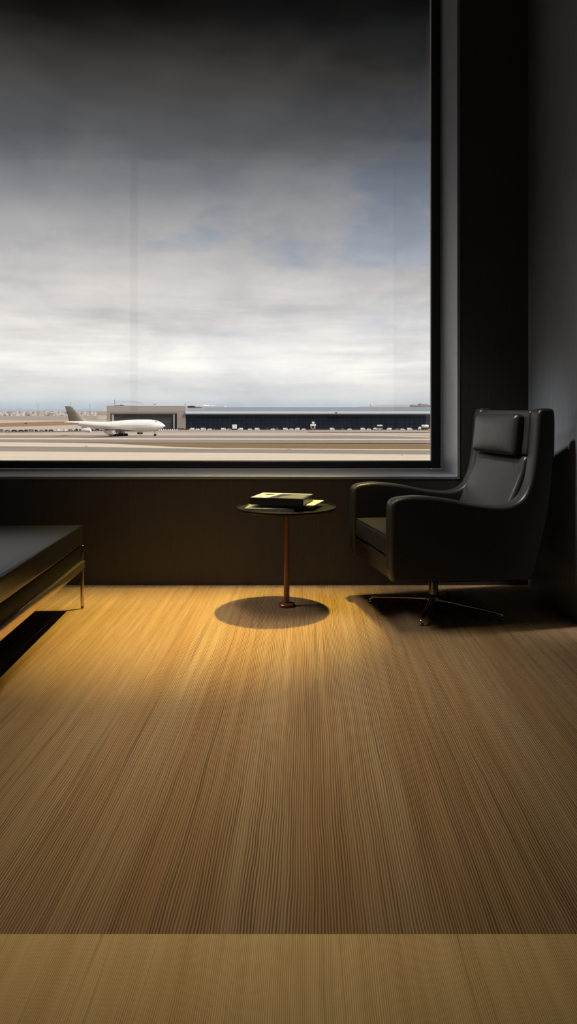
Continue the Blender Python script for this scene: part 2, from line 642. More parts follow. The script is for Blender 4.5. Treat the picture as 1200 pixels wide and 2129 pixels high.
loop = []
for k in range(48):
    a = 2 * PI * k / 48
    c, s_ = math.cos(a), math.sin(a)
    e = .22
    yy = math.copysign(abs(c) ** e, c) * hw + .006
    zz = math.copysign(abs(s_) ** e, s_) * hh + cz
    loop.append((hx(zz) - .0055, yy, zz))
tube(bm, loop, .0022, 6, True)
obj('stitching', bm, M['leather_dull'], hr, 60)
CS = .981
for o in [root] + list(root.children_recursive):
    if o.type == 'MESH':
        for v in o.data.vertices:
            v.co = v.co * CS + Vector((0, 0, EYE * (1 - CS)))
root.location = (root.location.x * CS, root.location.y * CS, 0)
# column, hub and star base
rz = root.rotation_euler[2]
inv = Matrix.Rotation(-rz, 3, 'Z')
hc = inv @ Vector((.715 - root.location.x, 4.05 - root.location.y, 0))
bm = bmesh.new()
lathe(bm, [(.027, .09), (.027, .19), (.030, .195), (.030, .252)], 32, hc)
obj('column', bm, M['chrome'], root, 40)
bm = bmesh.new()
lathe(bm, [(.022, .028), (.036, .034), (.043, .05), (.043, .075), (.038, .09), (.029, .100)], 32, hc)
obj('hub', bm, M['dark_chrome'], root, 40)
for tx, ty in ((.372, 4.215), (.604, 3.775), (1.055, 3.86), (.86, 4.36)):
    dv = inv @ Vector((tx - root.location.x, ty - root.location.y, 0)) - hc
    ln = dv.length
    u = dv.normalized()
    bm = bmesh.new()
    cs = [(.030, .068, .020), (.10, .064, .0165), (ln * .6, .052, .013), (ln - .03, .040, .0105), (ln - .008, .035, .0095), (ln, .026, .009), (ln + .001, .012, .008)]
    tube(bm, [hc + u * a + Vector((0, 0, z)) for a, z, r in cs], [r for a, z, r in cs], 12, False, .8)
    lg = obj('leg', bm, M['chrome'], root, 50)
    bm = bmesh.new()
    lathe(bm, [(.008, 0), (.011, .002), (.011, .010), (.007, .014)], 16, hc + u * ln)
    obj('glide', bm, M['dark_chrome'], lg, 40)

# ------------------------------------------------------------------ side table
TX, TY, TZ = -.123, 4.151, .572
st = empty('side_table', (TX, TY, 0))
tag(st, 'small round black side table on a slim copper brown pedestal beside the armchair', 'table')
bm = bmesh.new()
lathe(bm, [(.0, -.004), (.270, -.004), (.283, -.001), (.289, .006), (.289, .016), (.285, .017), (.283, .008), (.276, .004), (0.0, .003)], 96, (0, 0, TZ - .006))
obj('tabletop', bm, M['tabletop'], st, 40)
bm = bmesh.new()
lathe(bm, [(.0175, .018), (.0165, .03), (.0155, TZ - .03), (.0165, TZ - .012), (.03, TZ - .0098)], 32)
obj('pedestal', bm, M['copper'], st, 40)
bm = bmesh.new()
lathe(bm, [(.046, 0), (.049, .003), (.049, .014), (.045, .018), (.022, .020)], 48)
obj('base', bm, M['copper'], st, 40)

ZT = TZ - .003


def book(name, label, cat, cx, cy, z0, w, dp, th, rot, cov, pages, hard=.0025):
    r = empty(name, (cx, cy, z0), rot)
    tag(r, label, cat, 'reading matter on the side table')
    bm = bmesh.new()
    box(bm, -w / 2, w / 2, -dp / 2, dp / 2, 0, hard, .0006, 1)
    box(bm, -w / 2, w / 2, -dp / 2, dp / 2, th - hard, th, .0006, 1)
    box(bm, -w / 2, w / 2, -dp / 2, -dp / 2 + hard, hard, th - hard)
    obj('cover', bm, cov, r)
    bm = bmesh.new()
    o_ = .004 if th > .012 else .0008
    box(bm, -w / 2 + o_, w / 2 - o_, -dp / 2 + hard, dp / 2 - o_, hard, th - hard)
    obj('page_block', bm, pages, r)
    return r


b1 = book('magazine', 'pale magazine lowest in the pile, sticking out at the left of the table', 'magazine', TX - .085, TY - .008, ZT, .285, .235, .017, math.radians(-5), M['cover_green'], M['paper'], .0012)
b2 = book('softcover_book', 'black softcover book under the top book, on the pale magazine', 'book', TX + .045, TY + .012, ZT + .0173, .255, .235, .0135, math.radians(-9), M['cover_black'], M['cover_black'])
bm = bmesh.new()
box(bm, -.035, .035, -.115, .115, 0, .0015)
box(bm, -.033, .034, -.113, .115, .0018, .0030)
lf = obj('folded_leaflet', bm, M['paper'])
lf.location = (TX + .155, TY + .004, ZT + .0310)
lf.rotation_euler = (0, 0, math.radians(-16))
tag(lf, 'white folded leaflet sticking out of the pile at its right end', 'leaflet', 'reading matter on the side table')
bw, bd = .315, .24
b3 = book('hardcover_book', 'thick black hardcover with white and olive cover lying on top of the pile', 'book', TX - .025, TY - .005, ZT + .0345, bw, bd, .041, math.radians(-14), M['cover_black'], M['cover_black'])
zt = .0412
bm = bmesh.new()
prism(bm, [(-bw / 2 + .004, -bd / 2 + .004), (-bw / 2 + .10, -bd / 2 + .004), (-bw / 2 + .14, bd / 2 - .004), (-bw / 2 + .004, bd / 2 - .004)], 'Z', zt - .0003, zt)
obj('cover_print', bm, M['cover_white'], b3)['label'] = 'white strip of the cover print'
bm = bmesh.new()
box(bm, -bw / 2 + .14, bw / 2 - .003, bd / 2 - .04, bd / 2 - .004, zt - .0003, zt)
obj('cover_print', bm, M['cover_white'], b3)['label'] = 'pale edge along the back of the cover print'
bm = bmesh.new()
prism(bm, [(.0, -bd / 2 + .02), (.142, -bd / 2 + .02), (.145, bd / 2 - .07), (.10, bd / 2 - .055), (.05, bd / 2 - .075), (.02, -.02)], 'Z', zt - .0003, zt)
obj('cover_print', bm, M['cover_photo'], b3)['label'] = 'dark olive picture on the cover'
bm = bmesh.new()
prism(bm, spline([(-.115, .02), (-.105, .05), (-.085, .06), (-.06, .055), (-.055, .03), (-.075, .015), (-.09, .0)], 5, True), 'Z', zt, zt + .0003)
obj('cover_print', bm, M['cover_black'], b3)['label'] = 'black shape printed on the white strip'
bm = bmesh.new()
prism(bm, [(-.135, -.06), (-.10, -.06), (-.10, -.05), (-.135, -.05)], 'Z', zt, zt + .0003)
obj('cover_print', bm, M['cover_black'], b3)['label'] = 'short black bar printed on the white strip'

# ------------------------------------------------------------------ bench (far right corner stands at its origin)
be = empty('bench', (-1.290, 4.10, 0), math.atan2(.054, 1))
tag(be, 'low black leather bench with a bright metal frame cut off by the left edge', 'bench')
BL, BWD = 1.9, .80     # length towards the camera, width to the left
bm = bmesh.new()
soft_box(bm, BWD, BL, .115, .012, (14, 24, 4), (0, 0, .012), lambda p: (p[0] - BWD / 2 - .006, p[1] - BL / 2, p[2] + .4245))
cu = obj('cushion', bm, M['bench_leather'], be, 60)
bm = bmesh.new()
tube(bm, [(-.0085, -.01, .4785), (-.0085, -BL + .01, .4785)], .0028, 8)
tube(bm, [(-.012, -.0045, .4785), (-BWD, -.0045, .4785)], .0028, 8)
obj('piping', bm, M['bench_leather'], cu, 60)
bm = bmesh.new()
box(bm, -BWD + .013, -.0125, -BL + .013, -.013, .277, .364, .002, 2)
obj('seat_base', bm, M['bench_side'], be, 40)
bm = bmesh.new()
for x0, x1 in ((-.014, .006), (-BWD - .006, -BWD + .014)):
    box(bm, x0, x1, -BL, 0, .232, .2765, .002, 2)
for y0, y1 in ((-.016, -.0), (-BL, -BL + .016)):
    box(bm, -BWD + .014, -.014, y0, y1, .233, .276, .002, 2)
obj('rail', bm, M['steel'], be, 40)
for x0, y0 in ((-.016, -.012), (-BWD - .002, -.012), (-.016, -BL), (-BWD - .002, -BL)):
    bm = bmesh.new()
    box(bm, x0, x0 + .018, y0, y0 + .012, .016, .2318, .0025, 2)
    lg = obj('leg', bm, M['steel'], be, 40)
    bm = bmesh.new()
    lathe(bm, [(.006, 0), (.0085, .002), (.0085, .011), (.005, .016)], 20, (x0 + .009, y0 + .006, 0))
    obj('foot', bm, M['chrome'], lg, 40)
for y0 in (-.0125, -BL + .004):
    bm = bmesh.new()
    box(bm, -.012, -.0005, y0, y0 + .009, .2765, .366, .001, 1)
    obj('corner_strut', bm, M['dark_chrome'], be, 40)

# ------------------------------------------------------------------ outside: airfield
HG = 19.2                       # eye height above the apron
GZ = EYE - HG
gd = lambda py: FPX * HG / (py - VPY)


def gnd(px, py, up=0.0):
    d = gd(py)
    return Vector(((px - VPX) / FPX * d, d, GZ + up))


def ground_mat(name, c, var=.12, sx=.01, sy=.25):
    m, nt, b = base_mat(name)
    pos = nt.n('ShaderNodeTexCoord').outputs['Object']
    x, y, z = nt.xyz(pos)
    v = nt.vec(nt.math('MULTIPLY', x, sx), nt.math('MULTIPLY', y, sy), 0.0)
    a = nt.n('ShaderNodeTexNoise', ins={'Vector': v, 'Scale': 1.0, 'Detail': 5.0, 'Roughness': .6}).outputs[0]
    lo = tuple(k * (1 - var) for k in c[:3]) + (1,)
    hi = tuple(min(1, k * (1 + var)) for k in c[:3]) + (1,)
    nt.link(nt.ramp(a, [(.35, lo), (.65, hi)]), b.inputs['Base Color'])
    b.inputs['Roughness'].default_value = .9
    b.inputs['Specular IOR Level'].default_value = .1
    return m


M['apron'] = ground_mat('grey tan apron', srgb(166, 153, 141), .16)
M['asphalt'] = ground_mat('worn asphalt', srgb(146, 134, 124), .14)
M['pale'] = ground_mat('pale concrete', srgb(210, 194, 174), .07)
M['grass'] = ground_mat('dry brown grass', srgb(130, 110, 80), .28, .02, .3)
M['field'] = ground_mat('brown dry field', srgb(152, 118, 88), .2, .02, .08)
M['tan'] = ground_mat('light tan ground', srgb(188, 174, 157), .1, .005, .05)
M['greytan'] = ground_mat('grey tan far ground', srgb(160, 150, 139), .1, .003, .02)
M['water'] = mat('bay water', srgb(160, 172, 184), .6, var=.05, scale=.001)
M['paint'] = mat('worn yellow paint', srgb(196, 170, 110), .7)

bm = bmesh.new()
v = [bm.verts.new(p) for p in ((-6000, -3000, GZ - .3), (6000, -3000, GZ - .3), (6000, 6200, GZ - .3), (-6000, 6200, GZ - .3))]
bm.faces.new(v)
struct(obj('ground', bm, M['apron']))
bm = bmesh.new()
v = [bm.verts.new(p) for p in ((-40000, 6200, GZ - .3), (40000, 6200, GZ - .3), (40000, 60000, GZ - .3), (-40000, 60000, GZ - .3))]
bm.faces.new(v)
struct(obj('bay_water', bm, M['water']))


def band(name, upper, lower, m, lift):
    """strip of ground between two edges given as (px, py) lists (left to right)"""
    bm = bmesh.new()
    A = [bm.verts.new(gnd(px, py, lift)) for px, py in upper]
    B = [bm.verts.new(gnd(px, py, lift)) for px, py in lower]
    for i in range(len(A) - 1):
        bm.faces.new((A[i], A[i + 1], B[i + 1], B[i]))
    return struct(obj(name, bm, m))


def flat(y0, y1, x0=-500, x1=1500, tilt=0.0):
    f = lambda x, y: (x, y + tilt * (x - 400) / 400)
    return [f(x0, y0), f(x1, y0)], [f(x0, y1), f(x1, y1)]


band('far_ground', *flat(857.5, 875), M['greytan'], .00)
band('far_apron', *flat(874, 880), M['tan'], .05)
band('dry_field', [(-500, 880.5), (0, 880), (110, 876.5), (215, 876.5)], [(-500, 889), (0, 888), (110, 885), (215, 882)], M['field'], .10)
band('service_apron', [(-500, 889), (0, 888), (110, 885), (215, 882), (330, 882)], [(-500, 903), (0, 899), (110, 897), (215, 895), (330, 895)], M['tan'], .08)
band('taxiway', *flat(900, 906, tilt=.3), M['tan'], .12)
band('runway', *flat(906, 912, tilt=.5), M['asphalt'], .12)
band('runway_edge', *flat(912, 914.6, tilt=.8), M['pale'], .16)
band('runway', *flat(914.6, 921, tilt=.8), M['asphalt'], .12)
band('taxiway', [(-500, 919), (0, 920), (180, 921.5), (240, 923.5), (300, 926.5), (370, 930), (450, 932.5), (900, 935), (1500, 938)],
     [(-500, 928), (0, 928.5), (180, 930), (240, 931), (300, 932), (370, 933), (450, 934.5), (900, 937), (1500, 940)], M['pale'], .16)
band('grass_verge', [(180, 921.2), (300, 921), (450, 921.5), (900, 924), (1500, 928)],
     [(180, 921.5), (300, 926.5), (450, 932.5), (900, 935), (1500, 938)], M['grass'], .10)
band('runway', [(-500, 926), (0, 926), (450, 933), (1500, 939)], [(-500, 939), (0, 940), (450, 942), (900, 945), (1500, 950)], M['asphalt'], .10)
band('concrete_apron', [(-500, 938), (0, 939), (450, 942), (900, 945.5), (1500, 950)], [(-500, 1300), (0, 1300), (450, 1300), (900, 1300), (1500, 1300)], M['pale'], .13)
band('taxiway_line', [(650, 902), (900, 908.5), (1500, 922)], [(650, 903), (900, 910), (1500, 925)], M['pale'], .2)
band('runway_mark', [(640, 898), (1500, 899)], [(640, 898.8), (1500, 900)], M['asphalt'], .2)

M['sign_y'] = mat('yellow board', srgb(212, 178, 92), .6)
M['sign_post'] = mat('grey post', srgb(120, 112, 100), .6)
for i, (px, py, w) in enumerate(((48, 936, 10), (82, 935, 4), (57, 917, 8), (179, 930, 5), (692, 911, 6), (601, 936, 9), (592, 940, 5), (836, 948, 3))):
    p = gnd(px, py, .13)
    s = p.y / FPX
    e = empty('airfield_sign', p)
    lab = ['long low yellow airfield sign nearest the lower left corner of the window', 'small yellow airfield sign just right of the long one at lower left',
           'yellow airfield sign below the brown field, left of the tail', 'yellow airfield sign on the pale taxiway under the tail',
           'yellow airfield sign standing in front of the white tower vehicle', 'long yellow airfield sign beside the brown verge at the centre',
           'short yellow airfield sign just in front of the long central one', 'tiny yellow airfield sign nearest the lower right corner of the window'][i]
    tag(e, lab, 'sign', 'yellow airfield signs')
    bm = bmesh.new()
    box(bm, -w / 2 * s, w / 2 * s, -.1, .1, .15, 1.9 * s)
    obj('board', bm, M['sign_y'], e)
    for x in (-.4, .4):
        bm = bmesh.new()
        box(bm, x * w * s - .05, x * w * s + .05, -.05, .05, 0, .15)
        obj('post', bm, M['sign_post'], e)

# ------------------------------------------------------------------ airliner, nose to the right
PD = 498.0
K = PD / FPX
M['plane_white'] = mat('white aircraft paint', srgb(238, 234, 228), .35, var=.02, scale=.3)
M['plane_grey'] = mat('grey wing metal', srgb(150, 143, 136), .45)
M['plane_dark'] = mat('dark cockpit glass', (.05, .05, .06, 1), .2)
M['tyre'] = mat('aircraft tyre', (.012, .012, .012, 1), .7)
M['strut'] = mat('gear strut', srgb(150, 140, 130), .5)
M['stripe'] = mat('window line', srgb(186, 180, 170), .5)
m, nt, b = base_mat('brown to beige tail fin')  # brown at the trailing edge, beige towards the lower leading edge
x, y, z = nt.xyz(nt.n('ShaderNodeTexCoord').outputs['Object'])
nt.link(nt.ramp(nt.math('MULTIPLY_ADD', nt.math('ADD', x, nt.math('MULTIPLY', z, .45)), 1 / 13.0, 28 / 13.0, True),
                [(.0, srgb(92, 82, 72)), (.5, srgb(118, 107, 94)), (.9, srgb(190, 178, 160))]), b.inputs['Base Color'])
b.inputs['Roughness'].default_value = .5
M['fin'] = m
pl = empty('airliner', ((240 - VPX) * K, PD, GZ + .12))
tag(pl, 'white four-engined jumbo jet with a brown tail fin on the taxiway', 'aeroplane')
PX = lambda px: (px - 240) * K
PZ = lambda py: (907.0 - py) * K
top = [(135, 877.5), (145, 876.2), (181, 876.2), (205, 877.0), (227, 876.8), (245, 875), (262, 873.4), (287, 872.6), (310, 872.6), (322, 873.6), (329, 875.5), (336, 879), (341, 882.5), (343.5, 885.5)]
bot = [(135, 879.5), (148, 881.8), (161, 884.6), (185, 888.8), (210, 892.5), (235, 895.5), (268, 897.6), (300, 897.8), (318, 897), (330, 894.5), (338, 891), (342, 888), (343.5, 886.5)]
bm = bmesh.new()
xs = [135 + (343.5 - 135) * (k / 70) for k in range(71)]
xs += [341, 342.6]
xs = sorted(xs)
rings = []
for px in xs:
    t, bt = lerp_tab(top, px), lerp_tab(bot, px)
    full = min(1.0, max(.08, (px - 132) / 60)) * min(1.0, math.sqrt(max(.0, (344.0 - px) / 26)))
    hump = max(0, (px - 235) / 60) if px > 235 else 0
    zt, zb = PZ(t), PZ(bt)
    hz = (zt - zb) / 2
    hy = min(3.25 * full, hz * 1.1)
    zc = (zt + zb) / 2
    ring = []
    for k in range(28):
        a = 2 * PI * k / 28
        yy = hy * math.cos(a)
        zz = hz * math.sin(a)
        if zz > 0 and px > 240:
            yy *= 1 - .22 * (zz / hz) ** 2 * min(1, (px - 240) / 25)
        ring.append(bm.verts.new((PX(px), yy, zc + zz)))
    rings.append(ring)
for a, c in zip(rings, rings[1:]):
    for k in range(28):
        bm.faces.new((a[k], a[(k + 1) % 28], c[(k + 1) % 28], c[k]))
bm.faces.new(rings[0])
bm.faces.new(rings[-1])
fus = obj('fuselage', bm, M['plane_white'], pl, 60)


def foil(bm, secs):
    """wing-like loft; each section (x_lead, x_trail, y, z, thickness) with chord along x, or vertical when y/z used so"""
    rr = []
    for xl, xt, y, z, th, vert in secs:
        ring = []
        c = xl - xt
        for u, w in ((0, 0), (.05, .5), (.25, 1), (.6, .7), (1, .05), (1, -.05), (.6, -.6), (.25, -.8), (.05, -.45)):
            xx = xl - c * u
            d = w * th / 2
            ring.append(bm.verts.new((xx, y + d, z) if vert else (xx, y, z + d)))
        rr.append(ring)
    n = len(rr[0])
    for a, c in zip(rr, rr[1:]):
        for k in range(n):
            bm.faces.new((a[k], a[(k + 1) % n], c[(k + 1) % n], c[k]))
    bm.faces.new(rr[0])
    bm.faces.new(rr[-1])


bm = bmesh.new()
foil(bm, [(PX(184), PX(143.5), 0, PZ(876.6), .9, True), (PX(178), PX(143), 0, PZ(873.5), .8, True), (PX(163), PX(139.5), 0, PZ(860), .6, True), (PX(152), PX(136), 0, PZ(848.5), .45, True), (PX(147), PX(134.8), 0, PZ(845), .35, True)])
obj('tail_fin', bm, M['fin'], pl, 40)
for sg in (-1, 1):
    bm = bmesh.new()
    foil(bm, [(PX(280), PX(240), sg * 2.4, PZ(894), 1.5, False), (PX(254), PX(226), sg * 13, PZ(891.0), .9, False), (PX(219), PX(207), sg * 31, PZ(888.0), .35, False)])
    obj('wing', bm, M['plane_grey'], pl, 40)
    bm = bmesh.new()
    foil(bm, [(PX(168), PX(148), sg * .8, PZ(880.5), .7, False), (PX(146), PX(137), sg * 10.5, PZ(878.8), .3, False)])
    obj('tailplane', bm, M['plane_grey'], pl, 40)
    for ex, ey, ez, ln, rr_ in ((238.5, 12.2, 896.6, 6.6, 2.05), (199, 21.0, 892.5, 6.0, 1.6)):
        bm = bmesh.new()
        lathe(bm, [(.25 * rr_, -.62 * ln), (.55 * rr_, -.45 * ln), (.85 * rr_, -.1 * ln), (rr_, .25 * ln), (.96 * rr_, .45 * ln), (.86 * rr_, .5 * ln), (.78 * rr_, .42 * ln), (.3, .36 * ln)], 24, (PX(ex), sg * ey, PZ(ez)), 'X')
        en = obj('engine', bm, M['plane_white'], pl, 50)
        bm = bmesh.new()
        prism(bm, [(PX(ex) + .3 * ln, PZ(ez) + .8 * rr_), (PX(ex) - .5 * ln, PZ(ez) + .5 * rr_), (PX(ex) - .6 * ln, PZ(ez) + rr_ + .9), (PX(ex) - .1 * ln, PZ(ez) + rr_ + .9)], 'Y', sg * ey - .2, sg * ey + .2)
        obj('pylon', bm, M['plane_grey'], en)
# landing gear
for gx, ys, nw, r, nm in ((247, (-5.5, 5.5), 2, 1.0, 'main'), (258, (-1.9, 1.9), 2, 1.0, 'body'), (291.5, (-.6,), 2, .75, 'fore'), (322.5, (0,), 1, .85, 'nose')):
    for yc in ys:
        g = bmesh.new()
        tube(g, [(PX(gx), yc, r), (PX(gx) - .2, yc * .8, 4.0)], .28, 8)
        gobj = obj('landing_gear', g, M['strut'], pl)
        for k in range(nw):
            xo = PX(gx) + ((k - .5) * 2.3 if nw == 2 else 0)
            zr = 1.0 if gx < 280 else (r if gx > 300 else 2.0)
            for o_ in (-.55, .55):
                wb = bmesh.new()
                lathe(wb, [(r * .55, o_ - .25), (r * .95, o_ - .22), (r, o_), (r * .95, o_ + .22), (r * .55, o_ + .25)], 18, (xo, yc, zr), 'Y')
                obj('wheel', wb, M['tyre'], gobj, 40)
# cockpit windows and window line
for sg in (-1, 1):
    for k in range(3):
        bm = bmesh.new()
        px = 324 + k * 1.7
        t = PZ(lerp_tab(top, px))
        box(bm, PX(px), PX(px) + .45, sg * (1.75 - .22 * k) - .1, sg * (1.75 - .22 * k) + .1, t - 1.15, t - .55)
        obj('cockpit_window', bm, M['plane_dark'], fus)
    bm = bmesh.new()
    box(bm, PX(252), PX(304), sg * 3.24 - .06, sg * 3.24 + .06, PZ(885) - .11, PZ(885) + .11)
    obj('window_line', bm, M['stripe'], fus)
    bm = bmesh.new()
    box(bm, PX(306), PX(308.5), sg * 3.17 - .06, sg * 3.17 + .06, PZ(884.6), PZ(883.4))
    obj('door_mark', bm, M['stripe'], fus)

# ------------------------------------------------------------------ hangar
HD = gd(893.0)
KH = HD / FPX
hX = lambda px: (px - 560) * KH
hZ = lambda py: (893.0 - py) * KH
M['hangar_grey'] = mat('pale grey cladding', srgb(160, 151, 145), .6, var=.04, scale=.05)
M['hangar_pale'] = mat('pale grey pier', srgb(168, 164, 163), .6, var=.04, scale=.05)
M['hangar_dark'] = mat('shadow gap', srgb(70, 68, 68), .6)  # plain dark grey for the hall and roof units
M['roof_slate'] = mat('slate grey roof', srgb(136, 142, 152), .5, var=.05, scale=.05)
M['roof_white'] = mat('white roof edge', srgb(244, 240, 236), .5)
M['fascia'] = mat('pale blue fascia', srgb(212, 230, 242), .4, var=.05, scale=.05)
M['mast'] = mat('grey mast', srgb(130, 130, 132), .5)


def panes(name, dark, line, px_w, px_h, off):
    m, nt, b = base_mat(name)
    x, y, z = nt.xyz(nt.n('ShaderNodeTexCoord').outputs['Object'])
    fx = nt.math('FRACT', nt.math('MULTIPLY_ADD', x, 1 / (px_w * KH), off))
    fz = nt.math('FRACT', nt.math('MULTIPLY', z, 1 / (px_h * KH)))
    ln = nt.math('MAXIMUM', nt.math('LESS_THAN', fx, .09), nt.math('LESS_THAN', fz, .12))
    cell = nt.n('ShaderNodeTexWhiteNoise', noise_dimensions='2D', ins={'Vector': nt.vec(nt.math('FLOOR', nt.math('MULTIPLY', x, 1 / (px_w * KH))), nt.math('FLOOR', nt.math('MULTIPLY', z, 1 / (px_h * KH))), 0.0)}).outputs[0]
    c = nt.mix(cell, dark, tuple(k * 1.7 for k in dark[:3]) + (1,))
    nt.link(nt.mix(ln, c, line), b.inputs['Base Color'])
    b.inputs['Roughness'].default_value = .35
    b.inputs['Specular IOR Level'].default_value = .12
    return m


M['glassfront'] = panes('navy glazed front', (.008, .013, .022, 1), (.03, .042, .056, 1), 10.0, 7.0, .3)
M['hdoor'] = panes('dark sectional door', (.050, .050, .052, 1), (.085, .085, .085, 1), 34.0, 4.5, .1)
hg = empty('hangar', ((560 - VPX) * KH, HD, GZ))
tag(hg, 'long low hangar with a grey portal and a dark navy glazed front across the airfield', 'building')
bm = bmesh.new()
box(bm, hX(222), hX(386), 0, 60, hZ(858), hZ(843.5))
box(bm, hX(222), hX(229), 0, 60, 0, hZ(858))
box(bm, hX(368), hX(386), 0, 60, 0, hZ(858))
obj('portal', bm, M['hangar_grey'], hg)
bm = bmesh.new()
box(bm, hX(229), hX(368), 1.2, 2.0, hZ(861), hZ(858))
obj('door_track', bm, M['hangar_pale'], hg)
bm = bmesh.new()
box(bm, hX(229), hX(368), 2.2, 3.2, 0, hZ(859.2))
obj('hangar_door', bm, M['hdoor'], hg)
for a, c in ((231.5, 236), (360, 363)):
    bm = bmesh.new()
    box(bm, hX(a), hX(c), .8, 2.2, 0, hZ(861))
    obj('door_pier', bm, M['hangar_pale'], hg)
bm = bmesh.new()
box(bm, hX(255), hX(418), 10, 55, hZ(843.5), hZ(841.3))
obj('roof_edge', bm, M['roof_white'], hg)
bm = bmesh.new()
prism(bm, [(.0, hZ(855)), (14, hZ(846.5)), (60, hZ(846.0)), (60, hZ(855))], 'X', hX(386), hX(1060))
obj('roof', bm, M['roof_slate'], hg)
bm = bmesh.new()
box(bm, hX(386.2), hX(1060), -1.8, 2, hZ(859.8), hZ(855))
obj('fascia', bm, M['fascia'], hg)
bm = bmesh.new()
box(bm, hX(386.2), hX(1060), -1.0, 2, hZ(861.8), hZ(859.8))
obj('soffit_band', bm, M['hangar_pale'], hg)
bm = bmesh.new()
box(bm, hX(386.5), hX(1060), .8, 2, 0, hZ(861.8))
obj('glazed_front', bm, M['glassfront'], hg)
bm = bmesh.new()
box(bm, hX(386.5), hX(1060), 2, 60, 0, hZ(855))
obj('hall', bm, M['hangar_dark'], hg)
bm = bmesh.new()
tube(bm, [(hX(233.5), 8, hZ(843.5)), (hX(233.5), 8, hZ(830.5))], .28, 8)
tube(bm, [(hX(234), 8, hZ(835.3)), (hX(270), 8, hZ(835.3)), (hX(281), 8, hZ(835.6)), (hX(287), 8, hZ(837.5)), (hX(293), 8, hZ(841.4))], .18, 6)
obj('roof_mast', bm, M['mast'], hg)
for a, c, y0 in ((236, 243, 842.3), (246, 249, 841.2), (250, 254, 842)):
    bm = bmesh.new()
    box(bm, hX(a), hX(c), 5, 8, hZ(843.5), hZ(y0))
    obj('roof_unit', bm, M['hangar_dark'], hg)
for px, top_ in ((316, 839.8), (380, 840.2), (699, 857)):
    bm = bmesh.new()
    z0 = hZ(841.3) if px < 500 else hZ(859)
    box(bm, hX(px - 1.8), hX(px + 1.8), 12 if px < 500 else -2.6, 14 if px < 500 else -1.8, z0, hZ(top_))
    obj('roof_unit', bm, M['hangar_dark'], hg)

# terminal roofs far behind the hangar
FD = 1100.0
KF = FD / FPX
fX = lambda px: (px - 800) * KF
fZ = lambda py: EYE - (py - VPY) * KF - GZ
M['far_white'] = mat('hazy pale building', srgb(196, 192, 192), .8, var=.08, scale=.02)
M['far_grey'] = mat('hazy grey building', srgb(150, 150, 152), .8, var=.1, scale=.02)
M['far_red'] = mat('hazy brick building', srgb(168, 130, 118), .8, var=.1, scale=.02)
M['far_tan'] = mat('hazy tan building', srgb(186, 172, 158), .8, var=.1, scale=.02)
tm = empty('terminal', ((800 - VPX) * KF, FD, GZ))
tag(tm, 'distant pale terminal roof with small domes showing above the right end of the hangar', 'building')
bm = bmesh.new()
prism(bm, [(fX(750), 0), (fX(1000), 0), (fX(1000), fZ(843)), (fX(850), fZ(842.8)), (fX(826), fZ(842.4)), (fX(790), fZ(842.6)), (fX(770), fZ(845)), (fX(750), fZ(845.6))], 'Y', 0, 60)
obj('hall', bm, M['far_white'], tm)
for px, r0, yb in ((773, 2.4, 845), (879, 4.0, 842.5)):
    bm = bmesh.new()
    zb = fZ(yb)
    lathe(bm, [(r0 * .5 * KF, 0), (r0 * .5 * KF, 2.2 * KF), (r0 * KF, 2.6 * KF), (r0 * 1.0 * KF, 3.6 * KF), (r0 * .6 * KF, 4.6 * KF), (.1, 5.2 * KF)], 20, (fX(px), 10, zb))
    obj('roof_dome', bm, M['far_white'], tm, 40)
bm = bmesh.new()
for a, c, t in ((855, 862, 841.4), (863, 871, 842), (871.5, 889, 840.2), (890, 896, 842.2)):
    box(bm, fX(a), fX(c), -5, 10, fZ(844), fZ(t))
obj('rooftop_plant', bm, M['far_grey'], tm)
t2 = empty('warehouse', ((430 - VPX) * KF, FD, GZ))
tag(t2, 'distant low pale roof above the middle of the hangar, right of the portal', 'building')
bm = bmesh.new()
gX = lambda px: (px - 430) * KF
box(bm, gX(405), gX(466), 0, 40, 0, fZ(844.2))
obj('hall', bm, M['far_white'], t2)
bm = bmesh.new()
box(bm, gX(405), gX(440), 0, 40, fZ(844.2), fZ(843.2))
obj('roof', bm, M['roof_white'], t2)

# white block left of the hangar
D2 = 1300.0
K2 = D2 / FPX
e = empty('office_block', at(212, 850, D2) * Vector((1, 1, 0)) if False else Vector(((212 - VPX) * K2, D2, GZ)))
tag(e, 'cream windowed block just left of the hangar, behind the jet', 'building')
bm = bmesh.new()
zz = lambda py: EYE - (py - VPY) * K2 - GZ
box(bm, -8.5 * K2, 12 * K2, 0, 30, 0, zz(853.2))
box(bm, 2 * K2, 12 * K2, 2, 30, zz(853.2), zz(851.6))
obj('block', bm, mat('cream facade', srgb(214, 204, 190), .8, var=.06, scale=.05), e)
bm = bmesh.new()
for k in range(6):
    box(bm, (-7.6 + 3.2 * k) * K2, (-6.0 + 3.2 * k) * K2, -.4, .1, zz(862), zz(855))
obj('windows', bm, M['far_tan'], e)

# far town: one building each
TL = 'tiny pale building in the far town beyond the brown field'
proto = {}


def town_mesh(kind):
    if kind in proto:
        return proto[kind]
    bm = bmesh.new()
    if kind < 3:
        box(bm, -.5, .5, -.5, .5, 0, 1)
    elif kind == 3:
        prism(bm, [(-.5, 0), (.5, 0), (.5, .7), (0, 1), (-.5, .7)], 'Y', -.5, .5)
    else:
        box(bm, -.5, .5, -.5, .5, 0, .6)
        box(bm, -.3, .15, -.4, .4, .6, 1)
    me = bpy.data.meshes.new('far_building')
    bmesh.ops.recalc_face_normals(bm, faces=bm.faces[:])
    bm.to_mesh(me)
    bm.free()
    me.materials.append(M[('far_white', 'far_grey', 'far_tan', 'far_red', 'far_white')[kind]])
    proto[kind] = me
    return me


